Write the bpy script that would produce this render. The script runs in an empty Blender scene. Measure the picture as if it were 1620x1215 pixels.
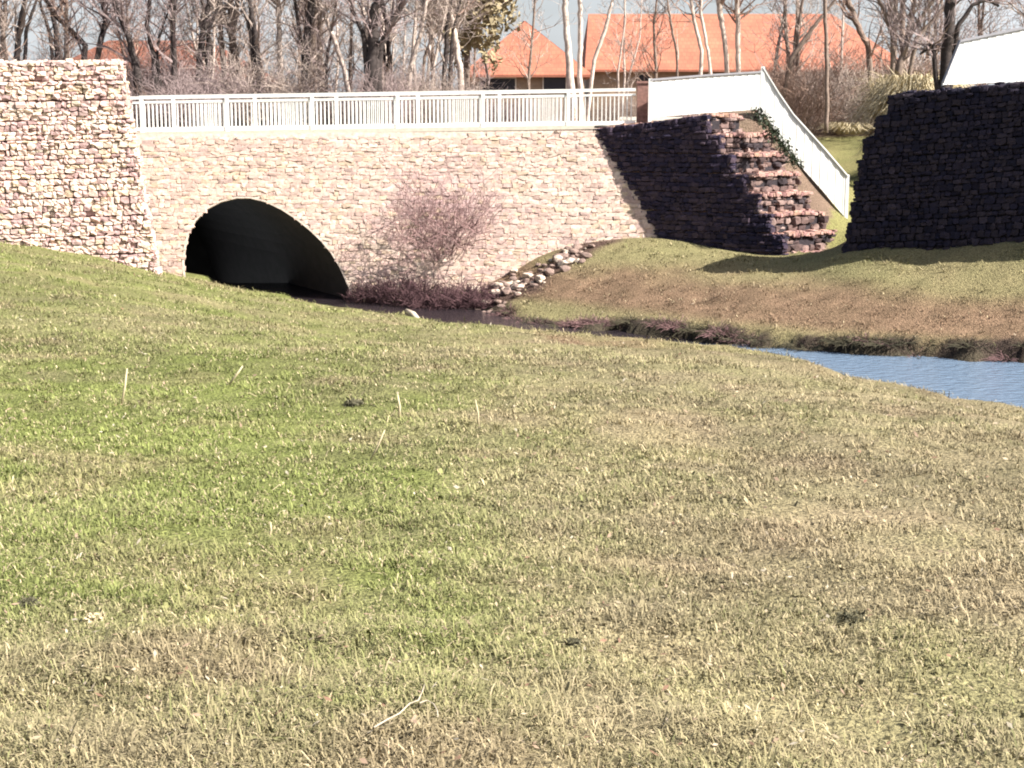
import bpy, math, random
import numpy as np
from mathutils import Vector
R = math.radians
SC = bpy.context.scene
COL = SC.collection
rng = np.random.default_rng(11)
random.seed(11)

# ------------------------------------------------------------------ camera
CAM_Z = 5.3; PITCH = R(10.2); FPX = 2430.0
cam_d = bpy.data.cameras.new('camera'); cam = bpy.data.objects.new('camera', cam_d); COL.objects.link(cam)
cam.location = (0, 0, CAM_Z); cam.rotation_euler = (R(90) - PITCH, 0, 0)
cam_d.sensor_width = 36; cam_d.lens = 36 * FPX / 1620; cam_d.clip_end = 3000; cam_d.clip_start = 0.05
SC.camera = cam
# ------------------------------------------------------------------ light
SUN_EL = R(43); SUN_H = (0.925, -0.38)                 # horizontal direction towards the sun
sl = math.hypot(*SUN_H); SH = (SUN_H[0]/sl, SUN_H[1]/sl)
SDIR = Vector((SH[0]*math.cos(SUN_EL), SH[1]*math.cos(SUN_EL), math.sin(SUN_EL)))
W = bpy.data.worlds.new('World'); SC.world = W; W.use_nodes = True
nt = W.node_tree; bg = nt.nodes['Background']
sky = nt.nodes.new('ShaderNodeTexSky'); sky.sky_type = 'NISHITA'; sky.sun_disc = False
sky.sun_elevation = SUN_EL; sky.sun_rotation = math.atan2(SH[0], SH[1])
sky.dust_density = 4.0; sky.air_density = 1.0; sky.ozone_density = 2.0
bg.inputs[1].default_value = 0.06
_tc = nt.nodes.new('ShaderNodeTexCoord'); _mp = nt.nodes.new('ShaderNodeMapping'); _mp.inputs['Scale'].default_value = (1, 1, 3.5)
_cn = nt.nodes.new('ShaderNodeTexNoise'); _cn.inputs['Scale'].default_value = 2.2; _cn.inputs['Detail'].default_value = 7
_sx = nt.nodes.new('ShaderNodeSeparateXYZ'); _el = nt.nodes.new('ShaderNodeMapRange'); _cr = nt.nodes.new('ShaderNodeMapRange')
_mu = nt.nodes.new('ShaderNodeMath'); _mu.operation = 'MULTIPLY'; _mx = nt.nodes.new('ShaderNodeMix'); _mx.data_type = 'RGBA'
nt.links.new(_tc.outputs['Generated'], _mp.inputs[0]); nt.links.new(_mp.outputs[0], _cn.inputs['Vector'])
nt.links.new(_tc.outputs['Generated'], _sx.inputs[0]); nt.links.new(_sx.outputs['Z'], _el.inputs['Value'])
for k_, v_ in (('From Min', .05), ('From Max', .30), ('To Min', 1.0), ('To Max', .12)): _el.inputs[k_].default_value = v_
for k_, v_ in (('From Min', .34), ('From Max', .56), ('To Min', .55), ('To Max', 1.0)): _cr.inputs[k_].default_value = v_
nt.links.new(_cn.outputs['Fac'], _cr.inputs['Value']); nt.links.new(_el.outputs[0], _mu.inputs[0]); nt.links.new(_cr.outputs[0], _mu.inputs[1])
_az = nt.nodes.new('ShaderNodeMapRange'); _m2 = nt.nodes.new('ShaderNodeMath'); _m2.operation = 'MULTIPLY'
for k_, v_ in (('From Min', -.1), ('From Max', .5), ('To Min', .1), ('To Max', 1.0)): _az.inputs[k_].default_value = v_
nt.links.new(_sx.outputs['Y'], _az.inputs['Value']); nt.links.new(_mu.outputs[0], _m2.inputs[0]); nt.links.new(_az.outputs[0], _m2.inputs[1])
nt.links.new(_m2.outputs[0], _mx.inputs['Factor']); nt.links.new(sky.outputs[0], _mx.inputs['A']); _mx.inputs['B'].default_value = (5.0, 5.25, 5.5, 1)
nt.links.new(_mx.outputs['Result'], bg.inputs[0])
sun_d = bpy.data.lights.new('sun', 'SUN'); sun_d.energy = 5.0; sun_d.angle = R(0.5); sun_d.color = (1.0, 0.94, 0.86)
sun = bpy.data.objects.new('sun', sun_d); COL.objects.link(sun)
sun.rotation_euler = (-SDIR).to_track_quat('-Z', 'Y').to_euler(); sun.location = (20, -10, 30)
SC.view_settings.view_transform = 'Standard'; SC.view_settings.look = 'None'
SC.view_settings.exposure = 1.57; SC.view_settings.gamma = 1.0
SC.cycles.filter_width = 2.0

# ------------------------------------------------------------------ helpers
CP, SP = math.cos(PITCH), math.sin(PITCH)
def ray(px, py):
    a = (px - 810) / FPX; b = (607.5 - py) / FPX
    return np.array([a, CP + b*SP, -SP + b*CP])
def P(px, py, Y):                                      # point of the photo's pixel at distance Y
    r = ray(px, py); t = Y / r[1]
    return np.array([r[0]*t, Y, CAM_Z + r[2]*t])
def tag(o, label=None, cat=None, group=None, kind=None):
    if label: o['label'] = label
    if cat: o['category'] = cat
    if group: o['group'] = group
    if kind: o['kind'] = kind
    return o
def empty(name, loc=(0, 0, 0)):
    o = bpy.data.objects.new(name, None); COL.objects.link(o); o.location = loc; o.empty_display_size = .2
    return o
def link(name, me, mat=None, parent=None):
    o = bpy.data.objects.new(name, me); COL.objects.link(o)
    if mat is not None and not me.materials: me.materials.append(mat)
    if parent is not None:
        o.parent = parent
        o.location = (-parent.location.x, -parent.location.y, -parent.location.z)
    return o
def np_mesh(name, V, F, cols=None, smooth=False):
    V = np.asarray(V, np.float32).reshape(-1, 3); F = np.asarray(F, np.int32)
    m, k = F.shape
    me = bpy.data.meshes.new(name)
    me.vertices.add(len(V)); me.vertices.foreach_set('co', V.ravel())
    me.loops.add(m*k); me.loops.foreach_set('vertex_index', F.ravel())
    me.polygons.add(m); me.polygons.foreach_set('loop_start', np.arange(0, m*k, k, dtype=np.int32))
    me.polygons.foreach_set('use_smooth', np.full(m, smooth, bool))
    me.update(calc_edges=True)
    if cols is not None:
        a = me.color_attributes.new('Col', 'FLOAT_COLOR', 'POINT')
        c = np.ones((len(V), 4), np.float32); c[:, :3] = cols
        a.data.foreach_set('color', c.ravel())
    return me
class MB:                                              # boxes, prisms and tubes gathered into one mesh
    def __init__(s): s.v = []; s.f = []
    def add(s, vs, fs):
        b = len(s.v); s.v += [tuple(map(float, p)) for p in vs]; s.f += [tuple(i + b for i in f) for f in fs]
    def frame_box(s, o, u, v, w):                      # corner o and three edge vectors
        o, u, v, w = map(np.asarray, (o, u, v, w))
        s.add([o, o+u, o+u+v, o+v, o+w, o+u+w, o+u+v+w, o+v+w],
              [(0, 3, 2, 1), (4, 5, 6, 7), (0, 1, 5, 4), (1, 2, 6, 5), (2, 3, 7, 6), (3, 0, 4, 7)])
    def bar(s, a, b, wid, hei, up=(0, 0, 1)):          # bar from a to b, wid sideways, hei along up
        a = np.asarray(a, float); b = np.asarray(b, float); d = b - a; up = np.asarray(up, float)
        sd = np.cross(d, up); sd /= np.linalg.norm(sd); u2 = up
        s.frame_box(a - sd*wid/2 - u2*hei/2, d, sd*wid, u2*hei)
    def tube(s, pts, rad, n=6, cap=True):
        pts = [np.asarray(p, float) for p in pts]; b = len(s.v); ref = np.array([.31, .87, .2])
        for i, p in enumerate(pts):
            d = pts[min(i+1, len(pts)-1)] - pts[max(i-1, 0)]; d = d/np.linalg.norm(d)
            x = np.cross(d, ref); x /= np.linalg.norm(x); y = np.cross(d, x)
            for k in range(n):
                a = 2*math.pi*k/n
                s.v.append(tuple(p + rad[i]*(math.cos(a)*x + math.sin(a)*y)))
        for i in range(len(pts)-1):
            for k in range(n):
                k2 = (k+1) % n
                s.f.append((b+i*n+k, b+i*n+k2, b+(i+1)*n+k2, b+(i+1)*n+k))
        if cap:
            s.f.append(tuple(b+k for k in reversed(range(n)))); s.f.append(tuple(b+(len(pts)-1)*n+k for k in range(n)))
    def build(s, name, mat, parent=None, smooth=False):
        me = bpy.data.meshes.new(name); me.from_pydata(s.v, [], s.f); me.update()
        if smooth: me.polygons.foreach_set('use_smooth', np.full(len(me.polygons), True))
        return link(name, me, mat, parent)
# value noise on (x, y) arrays
_perm = rng.random((256, 256))
def vnoise(x, y, s, seed=0):
    x = np.asarray(x)/s + seed*17.3 + 1000; y = np.asarray(y)/s + seed*9.1 + 1000
    xi = np.floor(x).astype(int); yi = np.floor(y).astype(int); fx = x-xi; fy = y-yi
    fx = fx*fx*(3-2*fx); fy = fy*fy*(3-2*fy)
    g = lambda i, j: _perm[i & 255, j & 255]
    return (g(xi, yi)*(1-fx)+g(xi+1, yi)*fx)*(1-fy) + (g(xi, yi+1)*(1-fx)+g(xi+1, yi+1)*fx)*fy
def sstep(a, b, x):
    t = np.clip((np.asarray(x, float)-a)/(b-a), 0, 1); return t*t*(3-2*t)
def lerp(a, b, t): return a + (b-a)*t

# ------------------------------------------------------------------ materials
def nodes(name):
    m = bpy.data.materials.new(name); m.use_nodes = True
    t = m.node_tree; return m, t, t.nodes['Principled BSDF'], t.nodes, t.links
def mat_plain(name, col, rough=.6, nscale=8, namt=.15, bump=0., bscale=40, metal=0., spec=.3):
    m, t, b, N, L = nodes(name)
    tc = N.new('ShaderNodeTexCoord'); n = N.new('ShaderNodeTexNoise'); n.inputs['Scale'].default_value = nscale
    n.inputs['Detail'].default_value = 6; L.new(tc.outputs['Object'], n.inputs['Vector'])
    r = N.new('ShaderNodeMapRange'); r.inputs['To Min'].default_value = 1-namt*1.6; r.inputs['To Max'].default_value = 1+namt*1.6
    r.inputs['From Min'].default_value = .2; r.inputs['From Max'].default_value = .8
    L.new(n.outputs['Fac'], r.inputs['Value'])
    mx = N.new('ShaderNodeVectorMath'); mx.operation = 'SCALE'; mx.inputs[0].default_value = col
    L.new(r.outputs[0], mx.inputs['Scale']); L.new(mx.outputs[0], b.inputs['Base Color'])
    b.inputs['Roughness'].default_value = rough; b.inputs['Metallic'].default_value = metal
    b.inputs['Specular IOR Level'].default_value = spec
    if bump:
        n2 = N.new('ShaderNodeTexNoise'); n2.inputs['Scale'].default_value = bscale; n2.inputs['Detail'].default_value = 8
        L.new(tc.outputs['Object'], n2.inputs['Vector'])
        bp = N.new('ShaderNodeBump'); bp.inputs['Strength'].default_value = bump; bp.inputs['Distance'].default_value = .02
        L.new(n2.outputs['Fac'], bp.inputs['Height']); L.new(bp.outputs[0], b.inputs['Normal'])
    return m
def mat_attr(name, rough=.85, nscale=25, namt=.25, bump=.4, bscale=60, bdist=.02, spec=.15, transl=0.):
    m = mat_plain(name, (1, 1, 1), rough, nscale, namt, bump, bscale, 0, spec)
    t = m.node_tree; a = t.nodes.new('ShaderNodeVertexColor'); a.layer_name = 'Col'
    vm = [n for n in t.nodes if n.type == 'VECT_MATH'][0]; t.links.new(a.outputs['Color'], vm.inputs[0])
    for n in t.nodes:
        if n.type == 'BUMP': n.inputs['Distance'].default_value = bdist
    return m
M = dict(
    ground=mat_attr('ground_soil_and_turf', .95, 26, .5, 1.0, 34, .06, .1),
    blade=mat_attr('grass_blades', .8, 30, .1, 0, spec=.2),
    stone=mat_attr('quarry_stone', .9, 14, .18, .5, 40, .02, .15),
    core=mat_plain('gabion_core_rubble', (.15, .095, .085), .95, 10, .3, .6, 30),
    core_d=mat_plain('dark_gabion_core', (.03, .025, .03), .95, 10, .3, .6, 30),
    mortar=mat_plain('pale_mortar_bed', (.45, .38, .325), .95, 9, .25, .6, 30),
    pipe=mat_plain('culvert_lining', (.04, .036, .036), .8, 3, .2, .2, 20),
    white=mat_plain('white_railing_paint', (.70, .71, .69), .55, 2.5, .09),
    cap=mat_plain('grey_cap_metal', (.22, .22, .24), .5, 3, .1),
    concrete=mat_plain('pale_concrete', (.55, .5, .42), .85, 6, .12, .2, 50),
    path=mat_plain('path_gravel', (.36, .33, .28), .95, 6, .2, .4, 80),
    rust=mat_plain('rusty_red_post', (.22, .12, .10), .8, 12, .3),
    roof=None, 
    wallh=mat_plain('brown_render', (.26, .19, .13), .9, 2, .15),
    pane=mat_plain('dark_window_glass', (.02, .02, .03), .15, 2, .1, spec=.5),
    bark_d=mat_plain('dark_bark', (.045, .036, .034), .95, 10, .3, .6, 30),
    bark_m=mat_plain('brown_bark', (.19, .145, .12), .95, 10, .3, .6, 30),
    bark_p=mat_plain('pale_bark', (.48, .40, .35), .9, 6, .3, .5, 30),
    twig=mat_plain('purplish_twigs', (.25, .195, .19), .9, 4, .3),
    twig_g=mat_plain('grey_tan_twigs', (.34, .28, .245), .9, 4, .3),
    twig_b=mat_plain('russet_brush_twigs', (.25, .17, .135), .9, 4, .3),
    twig_p=mat_plain('plum_twigs', (.17, .10, .10), .9, 4, .3),
    straw=mat_plain('dry_straw', (.46, .39, .25), .8, 10, .15),
    wood=mat_plain('bleached_wood', (.42, .36, .28), .8, 10, .15),
    twig_s=mat_plain('pinkish_brown_twigs', (.23, .145, .14), .9, 4, .3),
    weed_m=mat_plain('dark_maroon_weeds', (.085, .045, .05), .9, 4, .3),
    sedge=mat_plain('dark_dead_sedge', (.065, .058, .036), .9, 6, .3),
    evergreen=mat_plain('olive_foliage', (.27, .225, .14), .9, 3, .3, spec=.05),
)
def mat_roof(name='red_roof_tiles', k=1.):
    m, t, b, N, L = nodes(name)
    tc = N.new('ShaderNodeTexCoord'); br = N.new('ShaderNodeTexBrick'); br.inputs['Scale'].default_value = 1
    mp = N.new('ShaderNodeMapping'); L.new(tc.outputs['Object'], mp.inputs['Vector'])
    mp.inputs['Rotation'].default_value = (R(90), 0, 0)
    br.inputs['Brick Width'].default_value = .3; br.inputs['Row Height'].default_value = .28; br.inputs['Mortar Size'].default_value = .02
    br.inputs['Color1'].default_value = (.35, .125, .072, 1); br.inputs['Color2'].default_value = (.29, .10, .06, 1); br.inputs['Mortar'].default_value = (.23, .085, .052, 1)
    L.new(mp.outputs[0], br.inputs['Vector'])
    n = N.new('ShaderNodeTexNoise'); n.inputs['Scale'].default_value = .8; n.inputs['Detail'].default_value = 6; L.new(tc.outputs['Object'], n.inputs['Vector'])
    r = N.new('ShaderNodeMapRange'); r.inputs['To Min'].default_value = .6; r.inputs['To Max'].default_value = 1.4; L.new(n.outputs['Fac'], r.inputs['Value']); r.inputs['To Min'].default_value = .6*k; r.inputs['To Max'].default_value = 1.4*k
    mx = N.new('ShaderNodeVectorMath'); mx.operation = 'SCALE'; L.new(br.outputs['Color'], mx.inputs[0]); L.new(r.outputs[0], mx.inputs['Scale'])
    L.new(mx.outputs[0], b.inputs['Base Color']); b.inputs['Roughness'].default_value = .85
    return m
M['roof'] = mat_roof(); M['roof_shaded'] = mat_roof('tree_shaded_roof_tiles', .5)  # left roof: tree shade put into a darker copy of the tiles
def mat_water():
    m, t, b, N, L = nodes('tinted_creek_water')
    a = N.new('ShaderNodeVertexColor'); a.layer_name = 'Col'; L.new(a.outputs['Color'], b.inputs['Base Color'])
    b.inputs['Roughness'].default_value = .12; b.inputs['IOR'].default_value = 1.33
    tc = N.new('ShaderNodeTexCoord'); mp = N.new('ShaderNodeMapping'); mp.inputs['Scale'].default_value = (1.0, 2.2, 1)
    L.new(tc.outputs['Object'], mp.inputs['Vector'])
    n = N.new('ShaderNodeTexNoise'); n.inputs['Scale'].default_value = 3.5; n.inputs['Detail'].default_value = 5; L.new(mp.outputs[0], n.inputs['Vector'])
    bp = N.new('ShaderNodeBump'); bp.inputs['Strength'].default_value = .8; bp.inputs['Distance'].default_value = .12
    L.new(n.outputs['Fac'], bp.inputs['Height']); L.new(bp.outputs[0], b.inputs['Normal'])
    return m
M['water'] = mat_water()

# ------------------------------------------------------------------ terrain
def tps(pts):
    pts = np.asarray(pts, float); X = pts[:, :2]; z = pts[:, 2]; n = len(X)
    def K(A, B):
        r2 = ((A[:, None, :]-B[None])**2).sum(-1); return .5*r2*np.log(r2+1e-9)
    A = np.zeros((n+3, n+3)); A[:n, :n] = K(X, X) + np.eye(n)*.5; A[:n, n] = 1; A[:n, n+1:] = X; A[n, :n] = 1; A[n+1:, :n] = X.T
    w = np.linalg.solve(A, np.r_[z, 0, 0, 0])
    def f(x, y):
        x = np.asarray(x, float); sh = x.shape; Q = np.c_[x.ravel(), np.asarray(y, float).ravel()]
        out = np.empty(len(Q))
        for i in range(0, len(Q), 40000):
            q = Q[i:i+40000]; out[i:i+40000] = K(q, X) @ w[:n] + w[n] + q @ w[n+1:]
        return out.reshape(sh)
    return f
Fp = [P(*a) for a in [
    (810,1215,4.2),(0,1215,3.9),(1620,1215,4.6),(0,900,7.0),(810,900,7.5),(1620,900,8.0),(0,700,12),(810,700,13),(1620,700,14.0),
    (0,600,17),(650,600,18.3),(1300,600,20.5),(0,500,24),(300,500,27.5),(0,380,40.2),(150,405,40.8),(0,440,31),(150,440,34),
    (290,440,42.5),(425,465,41.7),(560,490,40.2),(640,500,38.8),(800,517,35.7),(1000,532,33.6),(1150,553,31.8),(1230,562,31.6),
    (1340,640,26),(1500,650,25),(1620,690,22),(500,540,29),(800,560,27.5),(1000,570,26),
    (1000,378,43),(1150,395,42.2),(1260,405,41.4),(1095,432,39.4),(1300,437,37.5),(1345,400,37.7),(1620,380,36),(1480,412,36.6),
    (900,440,40.5),(1000,452,39),(1200,455,37),(1400,455,35.5),(1620,460,34),
    (820,500,39),(900,507,38),(1000,512,36.4),(1110,523,35.1),(1250,534,33.9),(1400,540,33.1),(1620,548,32.1),
    (850,405,43),(800,440,42.8),(940,385,43)]]
Fp += [np.array(a, float) for a in [(0,0,3.75),(-5,0,4.0),(5,0,3.3),(-20,0,4.4),(20,0,1.6),(-20,20,3.2),(-20,40,2.4),(-14,40,2.0),(20,10,.6),(14,15,.7),(12,22,.3),(0,-12,4.4),
    (30,25,.4),(18,31.5,1.4),(20,36,3),(30,40,4),(15,39,3.3),(28,32,3),(-4,46,.3),(-10,46,.7),(3,46,1.6),(-40,20,4),(-40,42,3),(40,0,1)]]
FT = tps(Fp)
wt = lambda t: (2.35+.902*t, 44-.431*t)                # line of the right wing wall
def wo(t, o): return (2.35+.902*t+.85*o, 44-.431*t+.53*o)
FENCE_B = [P(1205,172,43.8), P(1230,214,43.85), P(1252,247,43.9), P(1302,303,44.0), P(1338,346,44.1)]
Bp = [(-40,45,4.3),(-11,45,4.46),(-5,46,4.53),(2,45.2,4.62),(2.2,44.8,4.62),(4,45,4.75),(6,44.9,5.1)]
Bp += [(p[0], p[1], p[2]-.08) for p in FENCE_B]
Bp += [(*wo(t, 1.7), z) for t, z in ((1.2,4.6),(2.4,4.7),(3.2,4.55),(4.0,3.45),(4.7,2.45),(5.4,1.7),(5.9,1.35))]
Bp += [(*wo(t, .7), z) for t, z in ((1.2,4.5),(2.4,4.5),(3.3,3.9),(4.0,2.7),(4.6,1.9),(5.2,1.2),(5.9,.9))]
Bp += [tuple(P(*a)) for a in ((1330,203,64),(1330,245,55),(1345,290,50))]
Bp += [(0,60,4.5),(-30,60,4.4),(30,60,4.6),(0,75,4.5),(-60,75,4.5),(60,75,4.6),(-60,45,4.4),(0,52,4.55),(6,50,4.5),(60,45,5),(12,40,3.2),(15,43,3.6),(22,54,4.7),(13,49,4.5),(17,49,4.7),(11,46,2.6),(9,40.4,1.9),(8.4,41.6,1.75),(9.6,42.5,1.95),(16,36,3.6),(22,34,4)]
BT = tps(Bp)
SHORE_FAR = [(-4.2,46),(-4.3,43.1),P(600,472,42.6),P(700,470,42.1),P(760,472,41.4),P(790,490,40),P(820,508,38.3),P(900,516,37.4),P(1000,525,36.5),P(1110,540,35),P(1240,556,33.7),P(1400,562,33),P(1620,575,31.9),(17,30.3),(40,26)]
SHORE_NEAR = [(-8.8,46),(-8.5,43.4),(-6.3,42.3),(-4.2,40.9),(-2.7,39.3),(-.15,36.6),(2.7,34.3),(4.6,33.3),(5.4,32.6),P(1290,578,31.6),P(1340,592,30.6),P(1454,607,29.5),P(1547,628,28.1),P(1620,646,27),(14,21),(40,10)]
CREEK = np.array([(p[0], p[1]) for p in SHORE_FAR] + [(p[0], p[1]) for p in reversed(SHORE_NEAR)])
def creek_sd(x, y):                                    # signed distance to the water's edge (negative in water)
    x = np.asarray(x, float); y = np.asarray(y, float)
    d = np.full(x.shape, 1e9); ins = np.zeros(x.shape, bool); n = len(CREEK)
    for i in range(n):
        a = CREEK[i]; b = CREEK[(i+1) % n]; e = b-a
        t = np.clip(((x-a[0])*e[0]+(y-a[1])*e[1])/(e@e), 0, 1)
        d = np.minimum(d, np.hypot(x-a[0]-t*e[0], y-a[1]-t*e[1]))
        c = ((a[1] > y) != (b[1] > y)); xx = a[0] + (y-a[1])*e[0]/(e[1] if abs(e[1]) > 1e-9 else 1e-9)
        ins ^= c & (x < xx)
    return np.where(ins, -d, d)
def cliff(x):                                          # where the high ground starts (hidden inside the walls) and how wide its step is
    x = np.asarray(x, float)
    yc = np.where(x < -11.2, 41.5+.258*(x+10.16), 44.45)
    yc = np.where(x > 2.2, 44-.478*(x-2.35)+.55, yc); yc = np.where((x > 2.2) & (yc > 44.45), 44.45, yc)
    yc = np.where(x > 7.75, 41.95-(x-7.75)*2.48, yc)
    yb = 37.8-.623*(x-9.1)+.7
    yc = np.where(x > 9.1, yb, yc); yc = np.where(x > 18, 33, yc)
    w = np.where(x > 18, 5., np.where(x > 9.1, .4, np.where(x > 7.75, 1.0, .22)))
    return yc, w
def front(x, y):
    h = np.clip(FT(x, np.minimum(y, 60)), -.5, 6)
    sd = creek_sd(x + .8*(vnoise(x, y, .8, 3)-.5), y + .8*(vnoise(x, y, .7, 4)-.5))
    h = np.maximum(h, .06)
    farb = y > 36.2-.55*(x-1.5)
    land = np.where(farb & (x > .2), lerp(-.06, h, sstep(-.02, .16, sd)), lerp(-.06, h, sstep(-.05, .55, sd)))
    return np.where(sd < 0, np.maximum(-.06-.5*sstep(0, 1.2, -sd), -.6), land), sd
def height(x, y, rough=True):
    x = np.asarray(x, float); y = np.asarray(y, float)
    f, sd = front(x, y)
    b = np.clip(BT(np.clip(x, -60, 60), np.minimum(y, 75)), 1, 6)
    b = lerp(b, 4.55, sstep(55, 75, y))
    yc, w = cliff(x); s = sstep(0, 1, (y-yc)/w)
    h = lerp(f, b, s)
    if rough:
        k = sstep(0, .8, np.abs(sd)) * (1-.9*sstep(42, 44, y)*(x < 8)*(y < 48))
        h = h + k*(.10*(vnoise(x, y, 1.6, 1)-.5) + .08*(vnoise(x, y, .5, 2)-.5))
    return h
def ground_col(x, y, h, sd):
    """albedo of turf, straw, soil and mud at each place"""
    n1 = vnoise(x, y, 2.3, 5); n2 = vnoise(x, y, .7, 6); n3 = vnoise(x, y, .25, 7)
    n = .5*n1+.3*n2+.2*n3
    G = np.array([.132, .150, .046]); S = np.array([.245, .205, .122]); O = np.array([.184, .157, .093]); Bn = np.array([.165, .105, .072]); D = np.array([.05, .04, .03])
    ang = x/np.maximum(y, 3.)
    green = sstep(.13, -.13, ang + .25*(n1-.5)) * (.25+.75*sstep(3.4, 6.2, y+3.5*(n1-.5)+1.2*(n3-.5)))
    green = np.maximum(green*.95, .14*sstep(.45, .7, n1))
    green = np.where((y > 15) & (x > 1), green*.7+.1, green)
    green = np.clip(green*lerp(1, .72, sstep(9, 24, y)) + (.3+.9*green)*(n-.5) + .35*(vnoise(x, y, .4, 12)-.5), 0, 1)[..., None]
    straw = np.clip(sstep(.35, .75, n2*.5+n3*.5)*.6 + .3*sstep(6, 3.5, y), 0, 1)[..., None]
    c = lerp(lerp(O, S, straw), G, green)*(.8+.4*vnoise(x, y, 1.1, 13))[..., None]
    c = lerp(c, np.array([.23, .17, .115]), (.35*sstep(.6, .9, vnoise(x, y, .9, 14)))[..., None])
    rk = np.hypot((x-lerp(-.2, 2.1, np.clip((y-40.8)/1.6, 0, 1)))*.8, y-np.clip(y, 40.7, 42.6))
    far = (sd > 0) & (y > 31.5) & (x > -1.6+ (41-y)*.28)   # land beyond the creek
    c2 = lerp(np.array([.155, .15, .07]), np.array([.22, .185, .10]), n[..., None])
    slope = sstep(.25, .5, h)*sstep(1.35, .85, h + .5*(n-.5))
    c2 = lerp(c2, Bn*(.75+.5*n3[..., None]), (slope*.85)[..., None])
    c2 = lerp(c2, np.array([.045, .033, .027]), sstep(.45, .22, sd + .35*(n2-.5))[..., None])
    c = np.where(far[..., None], c2, c)
    c = lerp(c, np.array([.085, .055, .045]), (sstep(1.0, .45, rk+.7*(n2-.5))*(y > 39))[..., None])
    c = lerp(c, D, sstep(.12, 0., sd)[..., None])
    c = np.where((sd < 0)[..., None], np.array([.06, .05, .035]), c)
    woods = lerp(np.array([.13, .09, .07]), np.array([.20, .15, .105]), n2[..., None])
    lawn = lerp(np.array([.155, .155, .06]), np.array([.20, .18, .08]), n2[..., None])
    hi = np.where(((x > 9+2*(n1-.5)) & (y < 60+3*(n1-.5)))[..., None], lawn, woods)
    yc, w = cliff(x)
    return np.where((y > yc+.1)[..., None], hi, c)
def axis(segs):
    out = []
    for a, b, s in segs: out += list(np.arange(a, b, s))
    return np.array(out + [segs[-1][1]])
gx = axis([(-400,-120,40),(-120,-40,8),(-40,-16,1.2),(-16,18,.16),(18,40,1.2),(40,120,8),(120,400,40)])
gy = axis([(-60,-10,5),(-10,2,.6),(2,47,.16),(47,70,.6),(70,120,4),(120,400,25),(400,1200,200)])
GX, GY = np.meshgrid(gx, gy)
H = height(GX, GY); SDG = creek_sd(GX, GY)
GC = ground_col(GX, GY, H, SDG)
nx, ny = len(gx), len(gy)
idx = np.arange(nx*ny).reshape(ny, nx)
Q = np.stack([idx[:-1, :-1], idx[:-1, 1:], idx[1:, 1:], idx[1:, :-1]], -1).reshape(-1, 4)
V = np.stack([GX, GY, H], -1).reshape(-1, 3)
qc = V[Q].mean(1); qh = V[Q][:, :, 2]
cut = (qc[:, 0] > -10.6) & (qc[:, 0] < -3.3) & (qc[:, 1] > 44.2) & (qc[:, 1] < 45.2) & (np.ptp(qh, axis=1) > .25)
g = link('ground', np_mesh('ground', V, Q[~cut], GC.reshape(-1, 3), True), M['ground'])
tag(g, 'grassy creek banks and brown wooded ground around the bridge', 'ground', kind='structure')

# creek water: one sheet at z = 0, dark reflection near the culvert painted into its colour
wx = np.arange(-16, 42, .5); wy = np.arange(8, 58, .5); WX, WY = np.meshgrid(wx, wy)
wi = np.arange(WX.size).reshape(WX.shape)
WQ = np.stack([wi[:-1, :-1], wi[:-1, 1:], wi[1:, 1:], wi[1:, :-1]], -1).reshape(-1, 4)
wsd = creek_sd(WX, WY).ravel(); keep = (wsd[WQ].min(1) < .8)
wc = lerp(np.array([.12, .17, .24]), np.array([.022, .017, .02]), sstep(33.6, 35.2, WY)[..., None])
w_ = link('creek_water', np_mesh('creek_water', np.stack([WX, WY, 0*WX], -1), WQ[keep], wc.reshape(-1, 3), True), M['water'])
tag(w_, 'narrow creek running out of the arched culvert', 'water', kind='structure')

# ------------------------------------------------------------------ stones
def stone_proto():
    p = []
    for i in (-1, 0, 1):
        for j in (-1, 0, 1):
            for k in (-1, 0, 1):
                if (i, j, k) != (0, 0, 0): p.append((i, j, k))
    lut = {q: n for n, q in enumerate(p)}; f = []
    for ax in range(3):
        for s in (-1, 1):
            o = [a for a in range(3) if a != ax]
            for a in (-1, 0):
                for b in (-1, 0):
                    q = []
                    for da, db in ((0, 0), (1, 0), (1, 1), (0, 1)):
                        c = [0, 0, 0]; c[ax] = s; c[o[0]] = a+da; c[o[1]] = b+db; q.append(lut[tuple(c)])
                    if (s > 0) == (ax == 1): q.reverse()
                    f.append(q)
    p = np.array(p, float); ln = np.linalg.norm(p, axis=1, keepdims=True)
    return p, p/ln, np.array(f)
SPB, SPS, SF = stone_proto()
PAL = np.array([[.56,.46,.38],[.60,.51,.42],[.56,.44,.38],[.50,.40,.36],[.64,.56,.48],[.56,.46,.34],[.42,.32,.30],[.36,.26,.25],[.60,.48,.42],[.54,.40,.36]])
PAL = PAL*np.array([1., .945, .95])
def stones(C, U, Vv, N_, su, sv, sn, cols, rnd=.45, jit=.16, tilt=.12):
    """C (n,3) centres, frame vectors, half sizes -> verts, faces, cols"""
    n = len(C)
    base = SPB*(1-rnd) + SPS*rnd*1.2
    X = np.repeat(base[None], n, 0) + rng.normal(0, jit, (n, 26, 3))
    X *= np.stack([su, sv, sn], -1)[:, None, :]
    a = rng.normal(0, tilt, n); ca, sa = np.cos(a)[:, None], np.sin(a)[:, None]
    x = X[:, :, 0]*ca - X[:, :, 1]*sa; y = X[:, :, 0]*sa + X[:, :, 1]*ca; z = X[:, :, 2]
    Vt = C[:, None, :] + x[..., None]*U + y[..., None]*Vv + z[..., None]*N_
    F = (SF[None] + (np.arange(n)*26)[:, None, None]).reshape(-1, 4)
    return Vt.reshape(-1, 3), F, np.repeat(cols, 26, 0)
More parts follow.
